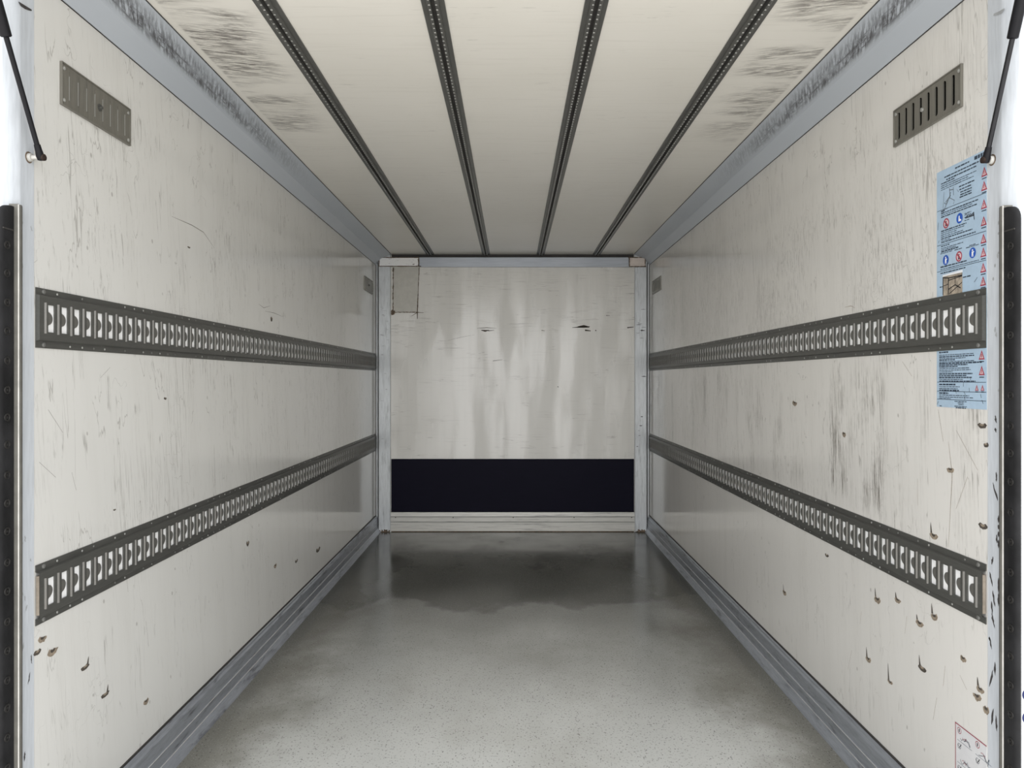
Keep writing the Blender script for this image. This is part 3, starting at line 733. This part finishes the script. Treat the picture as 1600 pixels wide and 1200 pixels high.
for s in (-1, 1):
    for up in (1, 0):
        zc = wz(0.1380 if up else -0.4745)
        d0, d1 = D0[s] + 0.003, DB - 0.035
        t = thing('lashing_rail', (0, 0, zc), RNAME[(s, up)], 'lashing rail', 'slotted lashing rails along the side walls')
        rail_plate(s, d0, d1, bool(up)).build('slotted_plate', ('steel', 'worn_lit'), t, None, 0, False)
        m = MB(); m.box((s * HW, d0 + 0.014, -0.041), (s * (HW - 0.0062), d1 - 0.002, 0.041)); q = m.build('backing_strip', 'white', t); q['label'] = 'white backing seen through the slots'
        if not up:
            m = MB(); m.box((s * (HW - 0.0024), d0 - 0.0005, -0.043), (s * (HW - 0.0092), d0 + 0.010, 0.043)); q = m.build('end_filler', 'tan', t); q['label'] = 'tan filler in the open rail end'
        rr = random.Random(10 + s * 3 + up)
        cols = [d0 + 0.026 + k * PITCH for k in range(81)]
        rest = MB(); cnt = 0
        for k, y in enumerate(cols):
            for sg in (-1, 1):
                if k == 0:
                    m = MB(); m.lathe((s * (HW - 0.0022), y, sg * 0.0590), (-s, 0, 0), [(0, 0.0058), (0.0015, 0.0056), (0.0028, 0.0040), (0.0030, 0.0015)], 12)
                    m.build('end_screw', 'rivet_dull', t, 40); continue
                if rr.random() < 0.30: continue
                mat = 'rivet' if rr.random() < 0.45 else 'rivet_dull'
                if cnt < 98:
                    o = bpy.data.objects.new('rivet', rivet_mesh(mat)); COL.objects.link(o); o.parent = t
                    o.location = (s * (HW - 0.0021), y, sg * 0.0590)
                    if s > 0: o.rotation_euler = (0, 0, math.pi)
                    cnt += 1
                else:
                    rest.lathe((s * (HW - 0.0021), y, sg * 0.0590), (-s, 0, 0), [(0, 0.0030), (0.0012, 0.0026), (0.0018, 0.0008)], 6)
        if rest.v: q = rest.build('rivets', 'rivet_dull', t); q['kind'] = 'stuff'

# ------------------------------------------------------------------ ceiling tracks
CT = {-0.6305: 'outermost ceiling track beside the cleaner side wall', -0.2035: 'inner ceiling track, second from the cleaner side wall', 0.2140: 'inner ceiling track, second from the scuffed side wall', 0.6420: 'outermost ceiling track beside the scuffed side wall'}
for xc, lab in CT.items():
    t = thing('ceiling_track', (xc, 0, wz(CEIL)), 'dark steel ' + lab, 'ceiling track', 'dark steel tracks along the ceiling')
    m = MB()
    prof = [(-0.030, 0.0), (-0.030, -0.0030), (-0.0285, -0.0042), (-0.0165, -0.0042), (-0.0145, -0.0105), (-0.0120, -0.0120), (-0.0062, -0.0120), (-0.0042, -0.0015),
            (0.0042, -0.0015), (0.0062, -0.0120), (0.0120, -0.0120), (0.0145, -0.0105), (0.0165, -0.0042), (0.0285, -0.0042), (0.030, -0.0030), (0.030, 0.0)]
    m.extrude(prof, 1.612, DB - 0.03, 'y')
    m.build('track_profile', 'ceil_steel', t)
    box_obj('groove', (-0.0041, 1.613, -0.0024), (0.0041, DB - 0.031, -0.0016), 'seam', t)
    m = MB()
    for k in range(160):
        y = 1.63 + k * 0.025
        for sg in (-1, 1):
            m.lathe((sg * 0.0092, y, -0.0119), (0, 0, -1), [(0, 0.0032), (0.0010, 0.0028), (0.0015, 0.0012)], 6)
    q = m.build('punched_dot_pattern', 'rivet', t); q['label'] = 'two rows of small pale dots'

# ------------------------------------------------------------------ sliding vents
def vent(s, d0, d1, zt, zb, opened, label, small=False):
    t = thing('vent', (0, 0, wz((zt + zb) / 2)), label, 'vent', 'sheet metal vents high on the side walls')
    hz = (zt - zb) / 2; L = d1 - d0
    P = lambda y, z, h: (s * (HW - h), y, z)
    m = MB(); quad = lambda a, b, c, d: m.add([a, b, c, d], [(0, 1, 2, 3)])
    H = 0.0045; sz = hz - 0.014; ns = 8
    pitch = (L - 0.058) / (ns - 1); sw = 0.0062 if opened else 0.0042
    cols = [d0 + 0.029 + i * pitch for i in range(ns)]
    if opened: cols = [c + 0.003 for c in cols]
    y0 = d0 + 0.002; y1 = d1 - 0.002; zo = hz - 0.003
    quad(P(y0, -zo, H), P(y1, -zo, H), P(y1, -sz, H), P(y0, -sz, H)); quad(P(y0, sz, H), P(y1, sz, H), P(y1, zo, H), P(y0, zo, H))
    edges = [y0] + [v for c in cols for v in (c - sw, c + sw)] + [y1]
    for i in range(0, len(edges), 2):
        a, b = edges[i], edges[i + 1]; quad(P(a, -sz, H), P(b, -sz, H), P(b, sz, H), P(a, sz, H))
    for c in cols:                                     # rounded slot ends and slot sides
        for sg in (-1, 1):
            arc = [(c + sw * math.cos(a), sg * (sz - sw + sw * math.sin(a))) for a in [math.pi * i / 6 for i in range(7)]]
            for p, q in zip(arc, arc[1:]):
                quad(P(p[0], p[1], H), P(q[0], q[1], H), P(q[0], sg * sz, H), P(p[0], sg * sz, H))
        for e in (c - sw, c + sw): quad(P(e, -sz, H), P(e, sz, H), P(e, sz, 0.0015), P(e, -sz, 0.0015))
    rim = [(d0, -hz), (d1, -hz), (d1, hz), (d0, hz)]; ins = [(y0, -zo), (y1, -zo), (y1, zo), (y0, zo)]
    for i in range(4):
        a, b = rim[i], rim[(i + 1) % 4]; c, d = ins[i], ins[(i + 1) % 4]
        quad(P(*a, 0.0), P(*b, 0.0), P(*b, 0.007), P(*a, 0.007)); quad(P(*a, 0.007), P(*b, 0.007), P(*d, 0.0065), P(*c, 0.0065)); quad(P(*c, 0.0065), P(*d, 0.0065), P(*d, H), P(*c, H))
    m.build('vent_plate', 'vent', t)
    if opened:
        q = box_obj('shade_panel', (s * HW, d0 + 0.006, -hz + 0.006), (s * (HW - 0.0012), d1 - 0.006, hz - 0.006), 'cavity_shade', t); q['label'] = 'black panel painted as the shaded cavity behind the open slots'
    else:
        box_obj('slider_plate', (s * HW, d0 + 0.006, -hz + 0.006), (s * (HW - 0.0036), d1 - 0.006, hz - 0.006), 'vent', t)
        m = MB()
        for c in cols: m.box((s * (HW - 0.0036), c + 0.0012, -sz + 0.006), (s * (HW - 0.0044), c + 0.0030, sz - 0.010))
        q = m.build('slider_edge_pattern', 'rivet', t); q['label'] = 'pale edges of the closed slider'
    for y in (d0 + 0.010, d1 - 0.010):
        for sg in (-1, 1):
            m = MB(); m.lathe((s * (HW - H), y, sg * (hz - 0.013)), (-s, 0, 0), [(0, 0.0048), (0.0012, 0.0046), (0.0024, 0.0030), (0.0026, 0.001)], 10); m.build('screw', 'rivet', t, 40)
    ym = (d0 + d1) / 2 + (0.012 if opened else 0.004)
    if opened and not small:
        m = MB(); m.lathe((s * (HW - H), ym, 0.002), (-s, 0, 0), [(0, 0.0055), (0.003, 0.0050), (0.004, 0.002)], 12); m.build('knob', 'rivet', t, 40)
    elif not opened:
        m = MB(); m.lathe((s * (HW - H), ym, 0.0), (-s, 0, 0), [(0, 0.0095), (0.0015, 0.0095), (0.0016, 0.005), (0.007, 0.0045), (0.0075, 0.002)], 12); m.build('knob', 'steel', t, 40)
vent(-1, 1.713, 2.021, 0.740, 0.640, False, 'closed grey vent near the rear opening, opposite the open vent')
vent(1, 1.722, 2.027, 0.738, 0.638, True, 'grey vent with dark open slots above the blue instruction sheet')
vent(-1, 5.215, 5.52, 0.738, 0.640, False, 'grey vent in the far corner next to the grey repair panel', True)
vent(1, 5.215, 5.52, 0.738, 0.640, True, 'grey vent in the far corner below the small beige plate', True)

# ------------------------------------------------------------------ gas struts of the raised flap
for s in (-1, 1):
    if s < 0: jx, jy, ux, uy, bx = 63.5, 246, 9.5, 57, 44
    else: jx, jy, ux, uy, bx = 1540.5, 250, 1582, 60, 1562
    t = thing('gas_strut', None, 'black gas strut slanting up from the %s' % ('left door post near the closed vent' if s < 0 else 'right door post over the instruction sheet'), 'gas strut', 'gas struts beside the rear opening')
    k = 0.0 if s < 0 else 0.014
    dj = 1.604 + k
    xj = (jx - CX) * dj / F; zj = wz((CY - jy) * dj / F)
    du = abs(xj) * F / abs(ux - CX); zu = wz((CY - uy) * du / F)
    A = Vector((xj, dj, zj)); B = Vector((xj, du, zu)); ax = (B - A).normalized()
    m = MB(); m.tube(A + ax * 0.012, B + ax * 0.02, 0.0052, None, 16); m.build('piston_rod', 'rod' if s > 0 else 'black', t, 40)
    m = MB(); m.lathe(B - ax * 0.001, ax, [(0, 0.0085), (0.002, 0.0108), (0.03, 0.0112), (0.285, 0.0112), (0.29, 0.006), (0.345, 0.005)], 20); m.build('cylinder', 'black', t, 35)
    m = MB(); m.lathe(A - ax * 0.007, ax, [(0, 0.003), (0.002, 0.0072), (0.010, 0.0085), (0.020, 0.0072), (0.034, 0.0064)], 14); m.build('ball_socket', 'black', t, 40)
    m = MB(); m.lathe(A + Vector((-s * 0.011, 0, 0)), (s, 0, 0), [(0, 0.004), (0.002, 0.0072), (0.006, 0.0075), (0.010, 0.006)], 14); q = m.build('ball_cap', 'rust_dark', t, 40); q['label'] = 'rusty ball joint cap'
    m = MB(); m.lathe(A + Vector((s * 0.004, 0, 0)), (s, 0, 0), [(0, 0.0045), (HW - abs(xj) - 0.012, 0.0050), (HW - abs(xj) - 0.0115, 0.0085), (HW - abs(xj) - 0.0035, 0.0095)], 14)
    q = m.build('stud', 'stud', t, 40); q['label'] = 'white painted mounting stud'
    m = MB(); m.lathe((s * (HW - 0.0003), dj, zj), (-s, 0, 0), [(0, 0.0125), (0.0008, 0.012)], 14); m.build('rust_ring', 'rust', t)

# the raised flap the struts hold up, hinged on the header
t = thing('door_1', (0, 1.555, wz(CEIL) + 0.09), 'white raised door flap held up over the rear opening by two gas struts', 'door'); t['kind'] = 'structure'
t.rotation_euler = (math.radians(-6), 0, 0)
m = MB(); m.box((-1.08, -0.95, 0.0), (1.08, -0.004, 0.032)); m.build('flap_panel', 'frame', t, None, 0.004)
m = MB(); m.box((-1.08, -0.955, -0.02), (1.08, -0.935, 0.036)); q = m.build('edge_seal', 'rubber', t); q['label'] = 'black rubber edge seal'
for xx in (-0.8, 0.0, 0.8):
    m = MB(); m.tube((xx - 0.05, -0.002, 0.01), (xx + 0.05, -0.002, 0.01), 0.009, None, 12); m.build('hinge', 'bare', t, 40)

# ------------------------------------------------------------------ blue instruction sheet on the right wall
R1 = on_side(1)
t = thing('instruction_sheet', None, 'pale blue printed instruction sheet with warning triangles behind the upper lashing rail', 'sign')
far, near = 1.829, D0[1] + 0.002
zt_, zb_ = 0.512, -0.0655
box_obj('sheet', (HW, near, wz(zb_)), (HW - 0.0006, far, wz(zt_)), 'sheet', t)
hI = 0.0009
rr = random.Random(21)
def px(x, y): return wall_at(1, x, y)
def line_words(m, x0, y0, x1, th):
    d0, z = px(x0, y0); d1 = px(x1, y0)[0]
    d0 = min(d0, far - 0.004); d1 = max(d1, near + 0.003)
    y = d0
    while y - 0.002 > d1:
        w = min(rr.uniform(0.006, 0.016), y - d1)
        # words of uneven height, running from the far edge towards the opening
        q = y - w; hh = th * rr.uniform(0.8, 1.1)
        m.add([R1(y, z - hh, hI), R1(q, z - hh, hI), R1(q, z + hh, hI), R1(y, z + hh, hI)], [(0, 1, 2, 3)])
        y = q - rr.uniform(0.0012, 0.0022)
B_, T_ = 0.0014, 0.0009
L = [(1493, 263, 1515, .0018), (1476, 277.5, 1530, .0016), (1479, 281, 1526, .0016), (1471, 288, 1492, B_), (1471, 291.5, 1527, T_), (1471, 294.6, 1513, T_), (1471, 297.7, 1522, T_),
     (1499, 292, 1523, B_), (1500, 296.5, 1519, B_), (1501, 300.5, 1519, B_), (1501, 304.5, 1518.5, B_), (1500, 308.5, 1519, B_),
     (1471, 331, 1477.5, .0018), (1471, 334, 1529, B_), (1471, 337, 1521.5, T_), (1471, 340, 1527, B_),
     (1507.5, 334, 1518, T_), (1507.5, 340, 1520, T_), (1507.5, 345, 1515, T_),
     (1471, 362, 1510.5, B_), (1471, 365, 1508, T_), (1471, 368, 1496, T_), (1471, 371, 1506, T_), (1471, 374, 1520, B_), (1471, 377, 1485, T_), (1471, 379.5, 1525, B_),
     (1471, 385.5, 1484, B_), (1471, 389, 1506, T_), (1471, 391.5, 1494, T_), (1471, 394, 1498, .0017), (1470, 397, 1488, T_), (1492, 391, 1505, T_), (1510, 387.5, 1530, T_), (1515, 384, 1525, T_),
     (1470, 418, 1512, .0016), (1470, 421.7, 1530, T_), (1470, 427.6, 1509, B_), (1505, 433.5, 1517, B_), (1469, 449, 1474, B_),
     (1468, 551, 1482, .0018), (1468, 555.3, 1522, T_), (1468, 558, 1522.5, B_), (1468, 560.7, 1509, T_), (1468, 563, 1493, B_), (1468, 565.7, 1523, T_), (1468, 568.2, 1536, .0017), (1468, 570.8, 1512, B_), (1468, 573.3, 1497, B_),
     (1468, 576, 1514.5, T_), (1468, 578.7, 1517, T_), (1468, 581.3, 1489, T_), (1468, 584.3, 1520, .0016), (1468, 587.2, 1511, B_), (1468, 590, 1519, .0016), (1468, 593, 1505, T_), (1468, 595.6, 1525, B_),
     (1468, 600.6, 1494.5, .0020), (1468, 604, 1500, T_), (1468, 607, 1497, T_), (1468, 609.6, 1499, .0016), (1468, 614, 1483, .0020), (1468, 617, 1515, T_), (1468, 619.8, 1521, T_), (1468, 622.2, 1486, T_),
     (1492, 627, 1511, T_), (1497, 629.6, 1506, T_), (1498, 632, 1506, T_), (1492, 634.6, 1511, T_), (1494, 637, 1510, .0013), (1468.5, 634, 1472, T_), (1531, 638, 1540, T_)]
blocks = [L[0:3], L[3:7], L[7:12], L[12:16], L[16:19], L[19:26], L[26:31], L[31:34], L[34:36], L[36:37], L[37:38], L[38:39], L[39:55], L[55:59], L[59:63], L[63:68], L[68:69], L[69:70]]
for blk in blocks:
    if not blk: continue
    m = MB()
    for l in blk: line_words(m, *l)
    m.build('lettering', 'ink', t)
for y in (331.2, 384.8, 425.6, 597, 611, 623.5):
    m = MB(); z = px(1465, y)[1]
    m.add([R1(far - .002, z - .0006, hI), R1(near + .002, z - .0006, hI), R1(near + .002, z + .0006, hI), R1(far - .002, z + .0006, hI)], [(0, 1, 2, 3)])
    m.build('dividing_line', 'ink', t)
# firm logo block in the top corner
m = MB(); z = px(1523, 247.5)[1]; d = px(1523, 247)[0]
for a, b in ((0, 0.011), (0.013, 0.020), (0.022, 0.029), (0.031, 0.036)):
    m.add([R1(d - a, z - .004, hI), R1(d - b, z - .004, hI), R1(d - b, z + .004, hI), R1(d - a, z + .004, hI)], [(0, 1, 2, 3)])
m.build('logo_mark', 'ink', t)
def disc(c, ry, rz, h, n=22): return [(c[0] + ry * math.cos(2 * math.pi * i / n), c[1] + rz * math.sin(2 * math.pi * i / n)) for i in range(n)]
def flat(name, mat, polys, parent):
    m = MB()
    for p, h in polys: poly(m, R1, p, h)
    return m.build(name, mat, parent)
def ring(name, mat, c, r0, r1, h, parent, n=24):
    m = MB()
    o = [R1(c[0] + r1 * math.cos(2 * math.pi * i / n), c[1] + r1 * math.sin(2 * math.pi * i / n), h) for i in range(n)]
    i_ = [R1(c[0] + r0 * math.cos(2 * math.pi * i / n), c[1] + r0 * math.sin(2 * math.pi * i / n), h) for i in range(n)]
    m.add(o + i_, [(k, (k + 1) % n, n + (k + 1) % n, n + k) for k in range(n)]); return m.build(name, mat, parent)
def triangle(x, y, sc=1.0):
    c = px(x, y); w, hh = 0.0105 * sc, 0.0105 * sc
    tri = lambda k, dz=0: [(c[0] - w * k, c[1] - hh * k + dz), (c[0] + w * k, c[1] - hh * k + dz), (c[0], c[1] + hh * k * 1.05 + dz)]
    o = flat('warning_triangle', 'red', [(tri(1.0), hI)], t)
    flat('pale_field', 'pink', [(tri(0.60, -hh * 0.12), hI + .0002)], o)
    flat('hazard_sign', 'red', [([(c[0] - .0012 * sc, c[1] - hh * .55), (c[0] + .0012 * sc, c[1] - hh * .55), (c[0] + .0012 * sc, c[1] + hh * .2), (c[0] - .0012 * sc, c[1] + hh * .2)], hI + .0004)], o)
    z = c[1] - hh * 1.42
    m = MB(); m.add([R1(c[0] - w * .8, z - .0011, hI), R1(c[0] + w * .8, z - .0011, hI), R1(c[0] + w * .8, z + .0011, hI), R1(c[0] - w * .8, z + .0011, hI)], [(0, 1, 2, 3)])
    m.build('caption', 'ink', o)
for x, y in ((1538.5, 268), (1538.3, 290), (1538, 318.5), (1537.6, 345), (1537.2, 372.5), (1537, 393.8), (1536.8, 418), (1536.6, 439), (1534.5, 554.5), (1534.5, 579)): triangle(x, y)
triangle(1526.8, 606, 0.62); triangle(1535.7, 606, 0.62)
def person_sign(x, y, kind):
    c = px(x, y); r = 0.0122
    o = flat('mandatory_sign', 'blue', [(disc(c, r, r, 0), hI)], t)
    if kind == 'boot': w = [([(c[0] + .003, c[1] + .006), (c[0] - .001, c[1] + .006), (c[0] - .001, c[1] - .001), (c[0] - .007, c[1] - .004), (c[0] - .007, c[1] - .007), (c[0] + .004, c[1] - .007)], hI + .0002)]
    else: w = [(disc((c[0], c[1] + .006), .0024, .0024, 0, 10), hI + .0002), ([(c[0] - .006, c[1] + .003), (c[0] + .003, c[1] + .003), (c[0] + .003, c[1] - .009), (c[0] + .001, c[1] - .009), (c[0], c[1] - .003), (c[0] - .001, c[1] - .009), (c[0] - .003, c[1] - .009), (c[0] - .003, c[1]), (c[0] - .006, c[1] + .001)], hI + .0002)]
    flat('white_figure', 'print_white', w, o)
person_sign(1499.8, 341, 'boot'); person_sign(1478.3, 406.4, 'man'); person_sign(1520.2, 395, 'man')
def forbid(x, y):
    c = px(x, y); r = 0.0122
    o = flat('prohibition_sign', 'pink', [(disc(c, r, r, 0), hI)], t)
    ring('red_ring', 'red', c, r * .74, r, hI + .0002, o)
    flat('figure', 'ink', [(disc((c[0], c[1] + .004), .002, .002, 0, 10), hI + .0002), ([(c[0] - .003, c[1] + .001), (c[0] + .003, c[1] + .001), (c[0] + .003, c[1] - .007), (c[0] - .003, c[1] - .007)], hI + .0002)], o)
    k = r * .62; flat('red_bar', 'red', [([(c[0] + k - .0013, c[1] + k + .0013), (c[0] + k + .0013, c[1] + k - .0013), (c[0] - k + .0013, c[1] - k - .0013), (c[0] - k - .0013, c[1] - k + .0013)], hI + .0004)], o)
forbid(1479, 349); forbid(1499, 400.7)
# line drawing of a person at a lift, handwriting, printed photograph
dr = lambda pts: [px(*p) for p in pts]
strokes_mesh(R1, [(dr(p), w, hI) for p, w in (([(1474, 328), (1475.5, 300)], .0006), ([(1476, 327), (1484, 309), (1486, 300)], .0010), ([(1484, 309), (1492, 313), (1490, 319)], .0008), ([(1478, 316), (1486, 305)], .0010), ([(1484, 294), (1485, 308)], .0010), ([(1490, 292), (1490.5, 305)], .0008),
                  ([(1484, 297), (1490, 296)], .0010), ([(1476, 317), (1479, 319), (1482, 310)], .0010), ([(1496, 296), (1498, 300), (1500, 295)], .0006), ([(1474, 328), (1481, 326)], .0006))]).build('line_drawing', 'ink_soft', t)
strokes_mesh(R1, [(dr(p), .0010, hI + .0003) for p in ([(1508, 336.5), (1512, 333.5), (1511, 339)], [(1512, 338), (1515, 333), (1514.5, 337), (1518, 333), (1517, 337), (1522.5, 331.5), (1521, 336)], [(1509, 341), (1523, 336)], [(1522, 331), (1523, 343)])]).build('handwriting', 'marker', t)
d0_, z0_ = px(1473.8, 432.6); d1_ = px(1504.3, 432)[0]; zz0 = px(1473.8, 461)[1]
o = flat('printed_photograph', 'photo_tan', [([(d0_, zz0 - .004), (d1_, zz0 - .004), (d1_, z0_), (d0_, z0_)], hI)], t)
flat('white_border', 'print_white', [([(d0_ + .001, z0_), (d1_ - .001, z0_), (d1_ - .001, z0_ + .006), (d0_ + .001, z0_ + .004)], hI)], o)
strokes_mesh(R1, [(dr(p), w, hI + .0003) for p, w in (([(1474.2, 433.5), (1474.2, 461)], .0014), ([(1482.5, 434), (1482.5, 460)], .0016), ([(1474, 434), (1482.5, 434.5), (1504, 430)], .0012), ([(1483, 438), (1504, 431)], .0010), ([(1493, 431), (1493, 445)], .0008), ([(1483, 452), (1493, 445), (1502, 450)], .0012), ([(1484, 459), (1504, 441)], .0010), ([(1475, 447), (1482, 444)], .0008))]).build('photograph_lines', 'marker', o)
# scratches in the print
strokes_mesh(R1, [(dr(p), .0005, hI + .0003) for p in ([(1506, 597), (1506, 604)], [(1507, 612), (1509, 617), (1508, 625)], [(1494, 610), (1495, 615)], [(1515, 606), (1515.5, 612)], [(1533, 616), (1534, 622)], [(1535, 625), (1537, 631)], [(1465, 632), (1467, 627)], [(1523, 441), (1528, 433)], [(1517, 594), (1517.5, 590)], [(1465, 395), (1468, 391)], [(1467, 380), (1468, 376)], [(1466, 360), (1467, 348)])]).build('scratch', 'marker', t)

# ------------------------------------------------------------------ inspection label, lower right
t = thing('inspection_label', None, 'white inspection label with red border and handwriting, low beside the scuffed door post', 'label')
dl, zl = wall_at(1, 1493, 1127.5); dn = D0[1] + 0.002; zlow = zl - 0.155
box_obj('label_sheet', (HW, dn, wz(zlow)), (HW - 0.0005, dl, wz(zl)), 'paper', t)
h = 0.0008
strokes_mesh(R1, [([(dl - .0012, zlow), (dl - .0012, zl)], .0012, h), ([(dl, zl - .0012), (dn, zl - .0012)], .0012, h + .0002), ([(dl, zlow + .0012), (dn, zlow + .0012)], .0012, h + .0002)]).build('red_border', 'red', t)
for row in range(3):
    for colm in range(2):
        cx_, cz_ = dl - 0.016 - colm * 0.068, zl - 0.0135 - row * 0.052
        if row == 0:
            q = ring('numbered_ring', 'red', (cx_, cz_), .0062, .0076, h, t); flat('numeral', 'marker', [([(cx_ - .0016, cz_ - .0036), (cx_ + .0016, cz_ - .0036), (cx_ + .0016, cz_ + .0036), (cx_ - .0016, cz_ + .0036)], h + .0002)], q)
        zr = cz_ - 0.024
        strokes_mesh(R1, [([(cx_ + .008, zr), (cx_ - .048, zr)], .0005, h)]).build('ruled_line', 'ink_soft', t)
        sx = cx_ - 0.004; pts = [(sx - i * 0.0052, zr + 0.004 + rr.uniform(-.004, .009)) for i in range(8)]
        strokes_mesh(R1, [(pts, .0006, h + .0002), ([(p[0] - .001, p[1] - rr.uniform(-.006, .008)) for p in pts[3:]], .0006, h + .0002)]).build('signature', 'ink', t)
        strokes_mesh(R1, [([(cx_ - .012 - i * .004, zr + .011 + rr.uniform(-.003, .003)) for i in range(5)], .0005, h + .0003)]).build('red_scribble', 'red', t)
        zc_ = zr - 0.0125
        q = ring('tick_ring', 'ink', (cx_, zc_), .0055, .0064, h, t)
        strokes_mesh(R1, [([(cx_ + .004, zc_ + .002), (cx_, zc_ - .004), (cx_ - .008, zc_ + .007)], .0009, h + .0002)]).build('tick', 'marker', q)

print('objects', len(bpy.data.objects))
